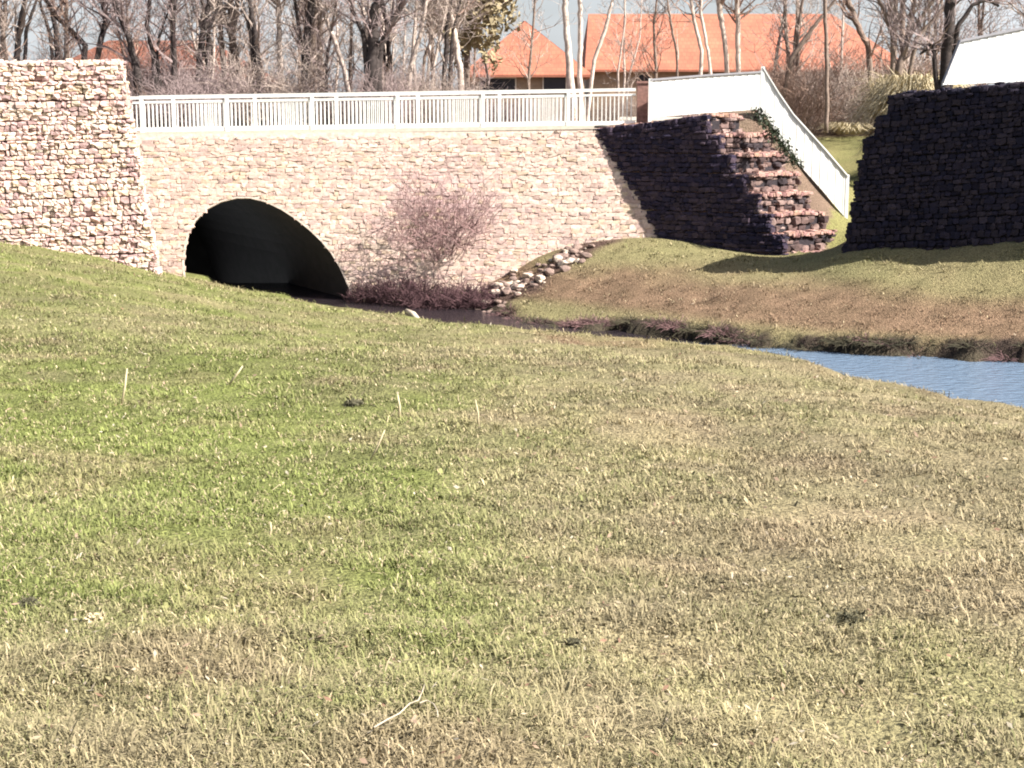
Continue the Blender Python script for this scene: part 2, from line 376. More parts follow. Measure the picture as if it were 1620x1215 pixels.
def lay_stones(O, U, Vv, N_, w, h, row=(.09, .17), wid=(.1, .28), inside=None, colf=None, proud=.02, thick=.09, gap=.95, rnd=.32, jit=.13, pal=PAL, tilt=.1, vshift=0.):
    """rows of rubble over the rectangle O + u*U + v*Vv; Vv points up, N_ outwards"""
    O, U, Vv, N_ = (np.asarray(a, float) for a in (O, U, Vv, N_))
    cs = []; su = []; sv = []
    v = 0.
    while v < h-.03:
        rh = min(rng.uniform(*row), h-v)
        if h-v-rh < row[0]*.6: rh = h-v
        u = -rng.uniform(0, .08)
        while u < w-.02:
            sw = rng.uniform(*wid)
            if u+sw > w: sw = max(w-u, .05)
            u0 = max(u, 0.)
            if rng.random() < .3 and rh > .13 and sw < .2:
                for q in (0, 1):
                    cs.append((u0+(u+sw-u0)/2, v+rh*(.25+.5*q))); su.append((u+sw-u0)/2); sv.append(rh/4)
            else:
                cs.append((u0+(u+sw-u0)/2, v+rh/2+rng.normal(0, .008))); su.append((u+sw-u0)/2); sv.append(rh/2)
            u += sw
        v += rh
    cs = np.array(cs); su = np.array(su); sv = np.array(sv)
    if inside is not None:
        k = inside(cs[:, 0], cs[:, 1], su, sv); cs = cs[k]; su = su[k]; sv = sv[k]
    n = len(cs)
    if n == 0: return np.zeros((0, 3)), np.zeros((0, 4), int), np.zeros((0, 3))
    sn = np.full(n, thick)*rng.uniform(.75, 1.2, n)
    C = O + cs[:, :1]*U + cs[:, 1:]*Vv + (rng.normal(0, proud, n))[:, None]*N_
    col = pal[rng.integers(0, len(pal), n)]*rng.uniform(.78, 1.12, (n, 1))
    if colf is not None: col = colf(C, col)
    return stones(C, U, Vv, N_, su*gap, sv*gap, sn, col, rnd, jit, tilt)
def merge(parts):
    Vs, Fs, Cs, b = [], [], [], 0
    for v, f, c in parts:
        Vs.append(v); Fs.append(f+b); Cs.append(c); b += len(v)
    return np.concatenate(Vs), np.concatenate(Fs), np.concatenate(Cs)
def gabion(name, parent, O, D, Nn, L, depth, zb, zt, shear=0., end='both', top=True, rows=(.09, .17), wid=(.1, .26), pal=PAL, tpal=None, lip=.0):
    """one basket course: stones on the front, the ends and the top round a rubble core. O = front foot corner (x,y), D along, Nn outward front"""
    D3 = np.array([D[0], D[1], shear]); N3 = np.array([Nn[0], Nn[1], 0.]); Z = np.array([0, 0, 1.]); h = zt-zb
    o = np.array([O[0], O[1], zb])
    pr = [lay_stones(o - N3*.06, D3, Z, N3, L, h-.02, rows, wid, pal=pal)]
    if end in ('start', 'both'):
        pr.append(lay_stones(o - N3*depth + D3*.06, N3, Z, -D3, depth, h-.02, rows, wid, pal=pal))
    if end in ('stop', 'both'):
        if tpal is None: pr.append(lay_stones(o + D3*(L-.06), -N3, Z, D3, depth, h-.02, rows, wid, pal=pal))
        else:
            mix = np.array([[.17,.115,.105],[.08,.055,.055],[.22,.155,.14],[.05,.04,.045],[.13,.09,.085],[.30,.22,.20]])  # same stone as the front, in a lighter sunlit tone
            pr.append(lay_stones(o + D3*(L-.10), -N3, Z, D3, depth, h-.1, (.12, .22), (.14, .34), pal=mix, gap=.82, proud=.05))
    if top:
        pr.append(lay_stones(o + Z*(h-.085 if tpal is None else h-.04) - N3*.13, D3, -N3, Z, L+lip, depth-.15, (.12, .2), wid, pal=pal if tpal is None else tpal, thick=.09 if tpal is None else .05))
    v, f, c = merge(pr)
    ob = link(name, np_mesh(name, v, f, c), M['stone'], parent)
    mb = MB(); mb.frame_box(o - N3*(depth-.08) + D3*.08 + Z*.0, D3*(L-.16), N3*(depth-.18), Z*(h-(.1 if top else -.01)))
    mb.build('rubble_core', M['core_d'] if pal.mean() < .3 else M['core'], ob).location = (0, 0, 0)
    return ob

# left gabion wall -------------------------------------------------
gw = empty('gabion_wall', (-12.2, 40.4, 1.2)); tag(gw, 'tall sunlit gabion wall of big pale stones left of the arch', 'wall')
Dl = np.array([-.968, -.25]); Nl = np.array([.25, -.968])
ZT = 6.52; k = 0
while ZT > .9:
    zt = ZT; zb = zt-.5; e = .065*k
    O = np.array([-10.16, 41.0]) - Dl*e + Nl*.04*k
    gabion('gabion_course', gw, O, Dl, Nl, 7.0+e, 1.0+.04*k, zb, zt-.004, -.017, 'start', k == 0)
    ZT = zb; k += 1

# headwall ------------------------------------------------------------
A0 = np.array([0, 44., 4.64]); Vd = np.array([0, -1.3, -4.64]); Vd /= np.linalg.norm(Vd); HN = np.array([0, -4.64, 1.3]); HN /= np.linalg.norm(HN)
def on_head(px, py):
    r = ray(px, py); o = np.array([0, 0, CAM_Z]); t = ((A0-o)@HN)/(r@HN); return o+r*t
ARCH = [(310,500),(299,470),(293,440),(291,415),(294,390),(299,370),(309,351),(327,332),(350,320),(375,314),(396,314),(420,320),(445,332),(468,347),(489,364),(508,382),(523,400),(536,421),(548,447),(560,475),(572,505)]
arch3 = [on_head(*p) for p in ARCH]
hw = empty('stone_headwall', (-4, 43, 0)); tag(hw, 'pale stone bridge wall with the dark arched opening', 'bridge wall')
hp = [on_head(120, 215.5), on_head(940, 203), on_head(985, 202.5)]
hp[2] = hp[1] + (hp[1]-hp[0])/np.linalg.norm(hp[1]-hp[0])*1.8
bot = lambda x: A0 + Vd*((4.64+.5)/-Vd[2]) + np.array([x, 0, 0])
outline = [hp[0], hp[1], hp[2], bot(hp[2][0])] + [arch3[-1]*0 + (A0 + Vd*(5.14/-Vd[2]) + np.array([arch3[-1][0]+.05, 0, 0]))] + arch3[::-1] + [A0 + Vd*(5.14/-Vd[2]) + np.array([arch3[0][0], 0, 0])] + [bot(hp[0][0])]
def a2(p): q = np.asarray(p)-A0; return q[..., 0], q@Vd          # plane coordinates: across, down
arch2 = np.array([a2(p) for p in arch3])
arch2 = np.vstack([[arch2[0][0], arch2[0][1]+2], arch2, [arch2[-1][0]+.3, arch2[-1][1]+2]])
def poly_sd(px, py, poly):
    d = np.full(px.shape, 1e9); ins = np.zeros(px.shape, bool)
    for i in range(len(poly)):
        a = poly[i]; b = poly[(i+1) % len(poly)]; e = b-a
        t = np.clip(((px-a[0])*e[0]+(py-a[1])*e[1])/(e@e), 0, 1); d = np.minimum(d, np.hypot(px-a[0]-t*e[0], py-a[1]-t*e[1]))
        c = ((a[1] > py) != (b[1] > py)); ins ^= c & (px < a[0]+(py-a[1])*e[0]/(e[1] if abs(e[1]) > 1e-9 else 1e-9))
    return np.where(ins, -d, d)
AX = np.array([-.5, .866, 0])                                     # the culvert runs back and to the left
mb = MB()
nO = len(outline)
mb.add(outline, [tuple(range(nO))[::-1]])
back = np.array([0, 1, 0])
for i in (0, 1):                                                  # top and right return of the wall
    a, b = outline[i], outline[i+1]
    mb.add([a, b, np.array([b[0], 45.0, b[2]]), np.array([a[0], 45.0, a[2]])], [(0, 1, 2, 3)])
body = mb.build('mortar_bed', M['mortar'], hw)
top_at = lambda x: hp[0][2] + (x-hp[0][0])*(hp[1][2]-hp[0][2])/(hp[1][0]-hp[0][0])
X0 = hp[0][0]; WL = hp[2][0]-X0; HH = 5.3
base_o = A0 + Vd*(HH) + np.array([X0, 0, 0])
def head_inside(u, v, su, sv):
    x = u+X0; dn = HH-v
    p3z = A0[2] + Vd[2]*(dn-sv)
    return (poly_sd(x, dn, arch2) > np.minimum(su, sv)*.85+.01) & (p3z < top_at(x)-.07)
pc = np.array(P(700, 335, 43.4))
PALH = np.array([[.50,.405,.315],[.53,.44,.34],[.50,.39,.31],[.47,.37,.30],[.56,.48,.375],[.50,.41,.29],[.44,.345,.29],[.53,.425,.345],[.50,.38,.31]])
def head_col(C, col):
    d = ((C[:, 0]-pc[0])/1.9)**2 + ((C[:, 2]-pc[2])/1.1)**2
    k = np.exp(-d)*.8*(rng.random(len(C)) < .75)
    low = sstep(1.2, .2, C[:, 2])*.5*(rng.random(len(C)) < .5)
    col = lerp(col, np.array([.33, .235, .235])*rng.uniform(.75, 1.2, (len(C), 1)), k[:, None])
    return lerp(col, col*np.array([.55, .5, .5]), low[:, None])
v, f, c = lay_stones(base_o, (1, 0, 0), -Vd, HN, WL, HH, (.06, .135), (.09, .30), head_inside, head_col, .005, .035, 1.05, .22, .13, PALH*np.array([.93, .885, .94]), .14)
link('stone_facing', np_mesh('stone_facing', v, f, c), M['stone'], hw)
# voussoir-less thin collar and the pipe lining
NA = len(arch3)
mb = MB(); ctr = np.mean(arch3, 0)
ring_o = []
for i in range(NA):
    t = arch3[min(i+1, NA-1)] - arch3[max(i-1, 0)]; t /= np.linalg.norm(t); o_ = np.cross(HN, t); o_ = o_ if o_@(arch3[i]-ctr) > 0 else -o_
    ring_o.append(arch3[i] + o_*.05)
fr = [p + HN*.03 for p in arch3]; fo = [p + HN*.03 for p in ring_o]; bo = [p - HN*.05 for p in ring_o]; bi = [p - HN*.05 for p in arch3]
for i in range(NA-1):
    mb.add([fr[i], fr[i+1], fo[i+1], fo[i]], [(0, 1, 2, 3)]); mb.add([fo[i], fo[i+1], bo[i+1], bo[i]], [(0, 1, 2, 3)]); mb.add([fr[i], fr[i+1], bi[i+1], bi[i]], [(3, 2, 1, 0)])
mb.build('arch_collar', M['mortar'], hw)
mb = MB(); LP = 12.; sl_ = 10
loop = arch3 + [arch3[-1]+np.array([0, 0, -.6]), arch3[0]+np.array([0, 0, -.6])]
rings = [[p - HN*.04 + AX*(LP*j/sl_) for p in loop] for j in range(sl_+1)]
for j in range(sl_):
    for i in range(len(loop)):
        i2 = (i+1) % len(loop)
        if i == NA-0: continue
        mb.add([rings[j][i], rings[j][i2], rings[j+1][i2], rings[j+1][i]], [(0, 1, 2, 3)])
mb.add(rings[-1], [tuple(range(len(loop)))])
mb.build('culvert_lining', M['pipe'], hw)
# coping along the top edge under the railing
mb = MB(); a = np.array([X0, 44.22, top_at(X0)+.03]); b = np.array([hp[1][0], 44.22, top_at(hp[1][0])+.03]); mb.bar(a, b, .46, .10)
mb.build('coping', M['concrete'], hw)

# right wing wall: long battered gabion wall that steps down towards the viewer ------------
wg = empty('stepped_gabion_wall', (5, 41.6, 1.2)); tag(wg, 'shaded gabion wall whose stepped stone end descends beside the white fence', 'wall')
Dw = np.array([.902, -.431]); Dw /= np.linalg.norm(Dw); Nw = np.array([-.85, -.53]); Nw /= np.linalg.norm(Nw)
T0 = 3.32; RUN = .37; RISE = .53
PALD_SHADE = np.array([[.085,.07,.085],[.10,.08,.09],[.07,.06,.08],[.12,.095,.095],[.06,.055,.075],[.14,.11,.11]])   # dark plum stone, before shade is painted in
PALT_LIT = PAL*np.array([.62, .50, .50]); PALW_SHADE = PALD_SHADE*np.array([.50, .46, .62]); PALD_SHADE = PALD_SHADE*np.array([.30, .30, .40])  # front faces darkened and blued to paint shade in, treads paler for sunlight
for i in range(9):
    zt = 5.13-RISE*i; end = T0 + RUN*i; zb = zt-RISE
    if i == 0:
        O = np.array(wt(-.1)); gabion('gabion_step', wg, O, Dw, Nw, end+.1, 1.3, 4.2, 4.72, .118, 'stop', True, pal=PALW_SHADE, tpal=PALT_LIT)
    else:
        O = np.array(wt(-.35)); gabion('gabion_step', wg, O, Dw, Nw, end+.35, 1.95, zb, zt-.004, 0, 'stop', i > 0, pal=PALW_SHADE, tpal=PALT_LIT, lip=.05)

# right gabion block -----------------------------------------------------------------------
rg = empty('gabion_block', (11, 37, 1.5)); tag(rg, 'big dark gabion block in shade with notched left edge at right', 'wall')
Dr = np.array([.85, -.53]); Dr /= np.linalg.norm(Dr); Nr = np.array([-.53, -.85]); Nr /= np.linalg.norm(Nr)
zt = 5.62; offs = [0, .28, .55, .66, .74, .82, .90, .98, 1.06]
for k, e in enumerate(offs):
    zb = zt-.52
    O = np.array([9.1, 37.8]) - Dr*e
    gabion('gabion_course', rg, O, Dr, Nr, 9+e, 2.6, zb, zt-.004, .085, 'start', k < 3, pal=PALD_SHADE)
    zt = zb

# ------------------------------------------------------------------ path over the bridge
pp = [(-60, 45.35, 0), (-30, 45.35, 0), (-11, 45.35, top_at(-11)), (-4, 45.35, top_at(-4)), (2, 45.35, top_at(2)), (4.0, 46.2, 0), (5.2, 49, 0), (5.5, 56, 0), (3, 66, 0), (-6, 80, 0)]
pq = [lerp(np.array(a), np.array(b), t/6) for a, b in zip(pp[:-1], pp[1:]) for t in range(6)]
L_, R_ = [], []
for i, q in enumerate(pq):
    d = pq[min(i+1, len(pq)-1)][:2]-pq[max(i-1, 0)][:2]; d /= np.linalg.norm(d); o = np.array([-d[1], d[0]])*1.02
    zz = max(q[2] if -11 <= q[0] <= 2 and q[1] < 45.5 else 0, *(float(height(np.array([q[0]+w*o[0]]), np.array([q[1]+w*o[1]]))[0])+.025 for w in (-1, 0, 1)))
    L_.append((q[0]+o[0], q[1]+o[1], zz)); R_.append((q[0]-o[0], q[1]-o[1], zz))
mb = MB(); n_ = len(pq); mb.add(L_+R_, [(i, n_+i, n_+i+1, i+1) for i in range(n_-1)])
tag(mb.build('footpath', M['path']), 'pale gravel footpath crossing the bridge behind the railing', 'path', kind='structure')

# ------------------------------------------------------------------ railings
def railing(y, xa, xb, step, phase, label):
    r = empty('bridge_railing', ((xa+xb)/2, y, top_at((xa+xb)/2))); tag(r, label, 'railing')
    z = lambda x: top_at(x)+.08
    def rail(nm, dz, w, h):
        m = MB(); m.bar((xa, y, z(xa)+dz), (xb, y, z(xb)+dz), w, h); m.build(nm, M['white'], r)
    rail('top_rail', .98, .09, .085); rail('middle_rail', .84, .05, .06); rail('bottom_rail', .06, .06, .10)
    xs = [x for x in np.arange(xa+phase, xb+.01, step)]
    for x in xs:
        m = MB(); m.frame_box((x-.05, y-.056, z(x)-.06), (.1, 0, 0), (0, .112, 0), (0, 0, 1.0)); m.build('post', M['white'], r)
    ed = [xa]+[x for x in xs if x-xa > .3]
    if xb-ed[-1] > .3: ed.append(xb)
    for x0, x1 in zip(ed[:-1], ed[1:]):
        m = MB(); nb = int((x1-x0)/.115)
        for q in range(1, nb):
            x = x0+(x1-x0)*q/nb; m.frame_box((x-.014, y-.014, z(x)+.112), (.028, 0, 0), (0, .028, 0), (0, 0, .70))
        m.build('baluster_panel', M['white'], r)
railing(44.25, -10.55, 3.5, 2.42, .05, 'white baluster railing nearer the viewer on the bridge edge')
railing(46.35, -11.4, 2.05, 2.42, 1.35, 'white baluster railing along the far edge of the bridge')

def picket_fence(label, base, tops, capmat, width=.10, gap=.008, flip=1, name='picket_fence', skew=0., posts=()):
    """boards standing on a sloping line; base = list of 3-D points, tops = heights above them"""
    r = empty(name, tuple(base[len(base)//2])); tag(r, label, 'fence')
    m = MB(); cap = MB(); bt = MB()
    up = np.array([0, 0, 1.])
    for (a, b, ha, hb) in zip(base[:-1], base[1:], tops[:-1], tops[1:]):
        a = np.asarray(a, float); b = np.asarray(b, float); d = b-a; L = math.hypot(d[0], d[1]); n = max(1, int(L/(width+gap)))
        s_ = np.array([d[1], -d[0], 0])/L*flip
        for i in range(n):
            t0 = i/n; t1 = (i+width/(width+gap))/n
            p = a+d*t0; q = a+d*t1; h0 = lerp(ha, hb, t0); h1 = lerp(ha, hb, t1); oo = s_*(.009*(i % 2)); p = p+oo; q = q+oo
            th = s_*.022
            m.add([p, q, q+th, p+th, p+up*h0, q+up*h1, q+up*h1+th, p+up*h0+th], [(0, 3, 2, 1), (4, 5, 6, 7), (0, 1, 5, 4), (1, 2, 6, 5), (2, 3, 7, 6), (3, 0, 4, 7)])
        cap.bar(a+up*(ha+.025)+s_*.02, b+up*(hb+.025)+s_*.02, .10, .05)
        for hh in (.2, .8): bt.bar(a+up*hh*ha-s_*.023, b+up*hh*hb-s_*.023, .045, .08)
    m.build('pickets', M['white'], r); cap.build('cap_rail', capmat, r); bt.build('rails', M['white'], r)
    for q in posts:
        pm = MB(); p = np.asarray(base[q]); pm.frame_box(p+np.array([-.05, -.05, -.3]), (.1, 0, 0), (0, .1, 0), (0, 0, tops[q]+.36)); pm.build('post', M['white'], r)
b0 = P(1028,186,44.0); b1 = P(1110,179,44.6); b2 = P(1203,173,45.2)
picket_fence('level white picket fence above the shaded wing wall', [b0, b1, b2], [1.02, 1.03, 1.04], M['cap'], posts=(0, 2))
picket_fence('white picket fence descending the bank beside the stone steps', FENCE_B, [1.1, 1.13, 1.15, 1.17, 1.19], M['white'], posts=(0, 4))
f0 = P(1491,134,37.9); f1 = P(1514,133.5,38.0)
f2 = P(1620,128.5,38.5); dd = (f2-f1); f3 = f1+dd*2.6
picket_fence('white picket fence on top of the dark gabion block', [f0, f1, f2, f3], [.03, 1.0, 1.27, 1.3], M['cap'])
rp = empty('fence_post', tuple(P(1014,186,44.6))); tag(rp, 'stout reddish brown post between the bridge railing and the level white fence', 'post')
mb = MB(); p = P(1016,188,44.7); mb.frame_box(p+np.array([-.16, -.12, -.2]), (.32, 0, 0), (0, .24, 0), (0, 0, 1.2)); mb.build('shaft', M['rust'], rp)
mb = MB(); mb.frame_box(p+np.array([-.19, -.15, 1.0]), (.38, 0, 0), (0, .30, 0), (0, 0, .06)); mb.build('post_cap', M['rust'], rp)

# ------------------------------------------------------------------ bare trees
def prisms(P0, P1, R0, R1, n=3):
    P0, P1 = np.asarray(P0), np.asarray(P1); R0, R1 = np.asarray(R0), np.asarray(R1)
    d = P1-P0; d /= np.linalg.norm(d, axis=1, keepdims=True)+1e-9
    ref = np.where(np.abs(d[:, 2:3]) > .9, np.array([[1., 0, 0]]), np.array([[0, 0, 1.]]))
    x = np.cross(d, ref); x /= np.linalg.norm(x, axis=1, keepdims=True)+1e-9; y = np.cross(d, x)
    vs = []
    for Pt, Rr in ((P0, R0), (P1, R1)):
        for k in range(n):
            a = 2*math.pi*k/n; vs.append(Pt + Rr[:, None]*(math.cos(a)*x+math.sin(a)*y))
    V = np.stack(vs, 1); m = len(P0)
    f = np.array([[k, (k+1) % n, n+(k+1) % n, n+k] for k in range(n)])
    return V.reshape(-1, 3), (f[None]+(np.arange(m)*2*n)[:, None, None]).reshape(-1, 4)
class Twigs:
    def __init__(s): s.a = []; s.b = []; s.ra = []; s.rb = []
    def grow(s, p, d, L, r, lvl, up=.12, wig=.22, kids=4, spread=.75, minr=.004):
        n = 4 if lvl > 0 else 3; st = L/n; pts = []
        for i in range(n):
            d = d + np.array([random.gauss(0, wig), random.gauss(0, wig), random.gauss(0, wig)+up]); d = d/np.linalg.norm(d)
            q = p+d*st; r2 = max(r*(1-(i+1)/(n+.6)), minr)
            r1 = max(r*(1-i/(n+.6)), minr)
            s.a.append(p); s.b.append(q); s.ra.append(r1); s.rb.append(r2); pts.append((p, q, d, r1)); p = q
        if lvl > 0:
            for k in range(kids):
                p0, q0, d0, rr = pts[min(n-1, int(random.uniform(.6, n)))]; t = random.random()
                side = np.array([random.gauss(0, 1), random.gauss(0, 1), random.gauss(.15, .6)]); side -= d0*(side@d0); side /= np.linalg.norm(side)+1e-9
                nd = d0*(1-spread*.5)+side*spread; nd /= np.linalg.norm(nd)
                s.grow(p0+(q0-p0)*t, nd, L*random.uniform(.45, .7), rr*.55, lvl-1, up, wig, kids, spread, minr)
    def mesh(s, name, n=3): V, F = prisms(s.a, s.b, s.ra, s.rb, n); return np_mesh(name, V, F)
def stem_pts(pts, rads, n=6):
    """smooth a coarse stem and give it a little wobble"""
    pts = np.asarray(pts, float); out = []; rr = []
    for i in range(len(pts)-1):
        for k in range(n):
            t = k/n; w = .06*rads[0]
            out.append(pts[i]*(1-t)+pts[i+1]*t+rng.normal(0, w+.006, 3)*np.array([1, 1, .3])*(k > 0)); rr.append(lerp(rads[i], rads[i+1], t))
    out.append(pts[-1]); rr.append(rads[-1]); return out, rr
def make_tree(label, stems, bark, twig, name='bare_tree', group=None, tw_n=26, lvl=2, L=(1.2, 2.6), low=.12, kids=4, minr=.006, spread=.75):
    """stems = [(points, radii)] in world space"""
    base = stems[0][0][0]
    t = empty(name, tuple(base)); tag(t, label, 'tree', group)
    mb = MB(); tw = Twigs()
    for pts, rads in stems:
        o, rr = stem_pts(pts, rads); mb.tube(o, rr, 8)
        for k in range(tw_n):
            u = random.uniform(low, .99)**.8; i = min(int(u*(len(o)-1)), len(o)-2)
            d0 = (o[i+1]-o[i]); d0 = d0/np.linalg.norm(d0); a = random.uniform(0, 6.283)
            side = np.array([math.cos(a), math.sin(a), random.uniform(.1, .8)]); nd = side+d0*.6; nd /= np.linalg.norm(nd)
            tw.grow(o[i], nd, random.uniform(*L)*(1.15-.5*u), min(rr[i]*.5, .05), lvl, kids=kids, minr=minr, spread=spread)
    mb.build('trunk', bark, t, True)
    link('crown', tw.mesh('crown'), twig, t)
    return t
def px_stem(d, pix, wpx, extra=0.):
    """stem through photo pixels at distance d, prolonged upwards beyond the frame by extra metres"""
    pts = [P(x, y, d) for x, y in pix]; pts[0][2] = 4.4
    rads = [w*.5*d/FPX for w in wpx]
    if extra:
        dv = pts[-1]-pts[-2]; dv /= np.linalg.norm(dv); dv = dv*.7+np.array([0, 0, .3])
        pts += [pts[-1]+dv*extra*.5+rng.normal(0, .2, 3), pts[-1]+dv*extra+rng.normal(0, .4, 3)]; rads += [rads[-1]*.7, .015]
    return (pts, rads)
BD, BM_, BP = M['bark_d'], M['bark_m'], M['bark_p']; TW, TG, TB = M['twig'], M['twig_g'], M['twig_b']
make_tree('dark multi-stemmed bare tree just right of the sunlit gabion wall', [
    px_stem(52, [(228,172),(216,110),(204,62),(182,5)], [17,13,9,7], 5), px_stem(52, [(254,172),(244,95),(232,40),(238,-5)], [12,9,7,6], 5),
    px_stem(52, [(270,172),(276,100),(274,40),(276,-5)], [11,9,8,7], 5), px_stem(52, [(262,172),(248,90),(252,60),(262,30)], [8,6,4,3], 2)], BD, TW, tw_n=22)
make_tree('dark leaning bare tree rising above the left end of the gabion wall', [
    px_stem(58, [(118,160),(135,72),(84,20),(66,-10)], [12,9,8,6], 4), px_stem(58, [(128,160),(160,60),(168,30),(160,-5)], [10,9,8,6], 5)], BD, TW, tw_n=24)
make_tree('slim dark bare tree before the dim red roof', [px_stem(56, [(385,170),(372,75),(356,30),(346,-5)], [9,9,8,7], 5)], BD, TW, tw_n=26)
make_tree('straight pale trunk standing left of the big dark forked tree', [px_stem(55, [(444,170),(443,90),(441,40),(440,-5)], [11,9,8,8], 6)], BP, TG, tw_n=24, low=.35)
make_tree('big dark forked tree behind the middle of the railing', [
    px_stem(50, [(578,172),(590,110),(592,70),(590,20),(606,-10)], [30,25,19,14,12], 6), px_stem(50, [(590,110),(602,72),(630,18),(645,-10)], [16,11,9,8], 5),
    px_stem(50, [(588,100),(576,60),(560,20),(548,-8)], [11,8,6,5], 4)], BD, TW, tw_n=22)
make_tree('pale leaning bare tree left of the big dark fork', [px_stem(54, [(560,170),(545,110),(530,66),(512,20),(500,-10)], [9,8,7,6,5], 5)], BP, TG, tw_n=20, low=.3)
make_tree('pale bare trunk leaning right beside the dark forked tree', [px_stem(53, [(636,170),(650,105),(666,50),(676,-5)], [10,8,7,6], 6)], BP, TG, tw_n=22, low=.35)
make_tree('brown upright bare tree left of the pale crooked trunk', [px_stem(57, [(688,170),(684,90),(682,45),(680,-5)], [8,7,7,6], 6), px_stem(57, [(662,170),(672,90),(690,40),(700,-5)], [6,5,4,4], 5)], BM_, TG, tw_n=22)
make_tree('pale crooked trunk at the left edge of the orange hipped roof', [px_stem(56, [(736,170),(728,110),(720,60),(714,20),(706,-8)], [12,10,9,7,6], 5)], BP, TB, tw_n=22, low=.35)
make_tree('left one of the pale birch pair in front of the red roofs', [px_stem(52, [(908,172),(901,100),(896,50),(893,-5)], [15,12,10,9], 6)], BP, TG, 'birch_tree', tw_n=14, low=.5)
make_tree('right one of the pale birch pair with dark limb forking right', [px_stem(52, [(920,172),(917,100),(918,50),(917,-5)], [10,8,8,7], 6), px_stem(52, [(926,140),(940,95),(958,45),(966,12),(972,-10)], [6,6,6,5,4], 3)], BP, TG, 'birch_tree', tw_n=14, low=.5)
make_tree('thin dark bare sapling against the orange long roof', [px_stem(62, [(1078,170),(1070,80),(1062,40),(1055,-5)], [4,4,4,3], 4)], BM_, TG, tw_n=12, minr=.005)
make_tree('pale twin-stemmed bare tree before the long roof', [px_stem(58, [(1104,165),(1110,80),(1100,40),(1093,-5)], [7,6,6,5], 5), px_stem(58, [(1136,165),(1120,80),(1108,20),(1110,-5)], [6,5,5,4], 5)], BP, TB, tw_n=18, low=.3)
make_tree('pale bare tree with a dark top above the fence corner', [px_stem(60, [(1168,165),(1167,90),(1168,40),(1165,-5)], [8,8,8,7], 6), px_stem(60, [(1160,120),(1146,60),(1139,20),(1137,-10)], [6,8,9,9], 5)], BP, TB, tw_n=18, low=.3)
make_tree('thin straight pole-like trunk rising from the brown brush', [px_stem(56, [(1308,185),(1308,100),(1306,40),(1305,-5)], [7,6,6,6], 6)], BM_, TB, tw_n=10, low=.55)
make_tree('brown bare tree leaning right across the long roof', [px_stem(60, [(1228,150),(1252,92),(1285,45),(1310,15)], [7,7,6,4], 3)], BM_, TB, tw_n=12, low=.5)
make_tree('dark bare tree leaning left before the right end of the roof', [px_stem(62, [(1386,150),(1374,75),(1354,35),(1340,-5)], [10,9,9,8], 6)], BM_, TB, tw_n=24)
make_tree('broad greyish bare tree with spreading limbs left of the dark trunk', [
    px_stem(58, [(1416,165),(1424,100),(1438,55),(1470,10)], [13,11,8,5], 4), px_stem(58, [(1420,110),(1412,60),(1400,20),(1385,-10)], [9,7,6,5], 4), px_stem(58, [(1426,95),(1450,60),(1468,40),(1500,5)], [8,6,5,4], 3)], BM_, TW, tw_n=26)
make_tree('thick nearly black tree beside the right picket fence', [
    px_stem(46, [(1492,185),(1497,90),(1502,40),(1503,-8)], [18,17,17,16], 7), px_stem(46, [(1500,75),(1515,42),(1538,8),(1562,-2),(1580,10)], [9,8,6,5,4]), px_stem(46, [(1496,80),(1476,70),(1455,86)], [10,7,3])], BD, TW, tw_n=12, low=.4)
for px_, d_, w_, x1, x2 in ((22, 54, 13, 30, 60), (96, 62, 12, 88, 60), (310, 53, 14, 322, 350), (340, 57, 10, 330, 300), (412, 52, 13, 402, 380), (478, 54, 15, 486, 500), (620, 57, 11, 612, 590), (702, 53, 10, 706, 730)):
    lab = {22: 'leftmost dark trunk rising behind the gabion wall', 96: 'dark upright trunk behind the middle of the gabion wall top', 310: 'stout dark tree in front of the dim red roof', 340: 'dark tree leaning left at the right end of the dim red roof', 412: 'dark tree just left of the straight pale trunk', 478: 'stout dark tree between the straight pale trunk and the big forked tree', 620: 'dark tree leaning left just right of the big forked tree', 702: 'dark slim tree just left of the pale crooked trunk'}[px_]
    make_tree(lab, [px_stem(d_, [(px_, 172), ((px_+x1)/2, 100), (x1, 45), (x1*.6+x2*.4, -8)], [w_, w_*.8, w_*.65, w_*.5], 6), px_stem(d_, [((px_+x1)/2, 95), ((px_+x2)/2, 50), (x2, -5)], [w_*.55, w_*.45, w_*.3], 4)], BD, TG, tw_n=14)
# olive crowned tree behind the hipped roof's left corner
ot = empty('olive_tree', tuple(P(735,165,66))); ot.location.z = 4.5; tag(ot, 'pale olive leafy tree above the left corner of the orange hipped roof', 'tree')
mb = MB(); b_ = P(735,165,66); b_[2] = 4.5; mb.tube([b_, b_+np.array([.1,0,2.5]), b_+np.array([.2,0,6.5])], [.2,.15,.05], 8); mb.build('trunk', BM_, ot, True)
n = 7000; cc = b_+np.array([.2, 0, 5.6]); th = rng.normal(0, 1, (n, 3)); th /= np.linalg.norm(th, axis=1, keepdims=True)
rad = rng.random(n)**.4; lob = 1+.35*np.sin(3*th[:, 0]*3+1)*np.cos(4*th[:, 2]+2*th[:, 1])
c_ = cc+th*(rad*lob)[:, None]*np.array([2.2, 2.0, 2.9]); e1 = rng.normal(0, .07, (n, 3)); e2 = rng.normal(0, .07, (n, 3))
V_ = np.stack([c_-e1, c_+e2, c_+e1, c_-e2], 1).reshape(-1, 3); link('crown', np_mesh('crown', V_, np.arange(4*n).reshape(-1, 4)), M['evergreen'], ot)

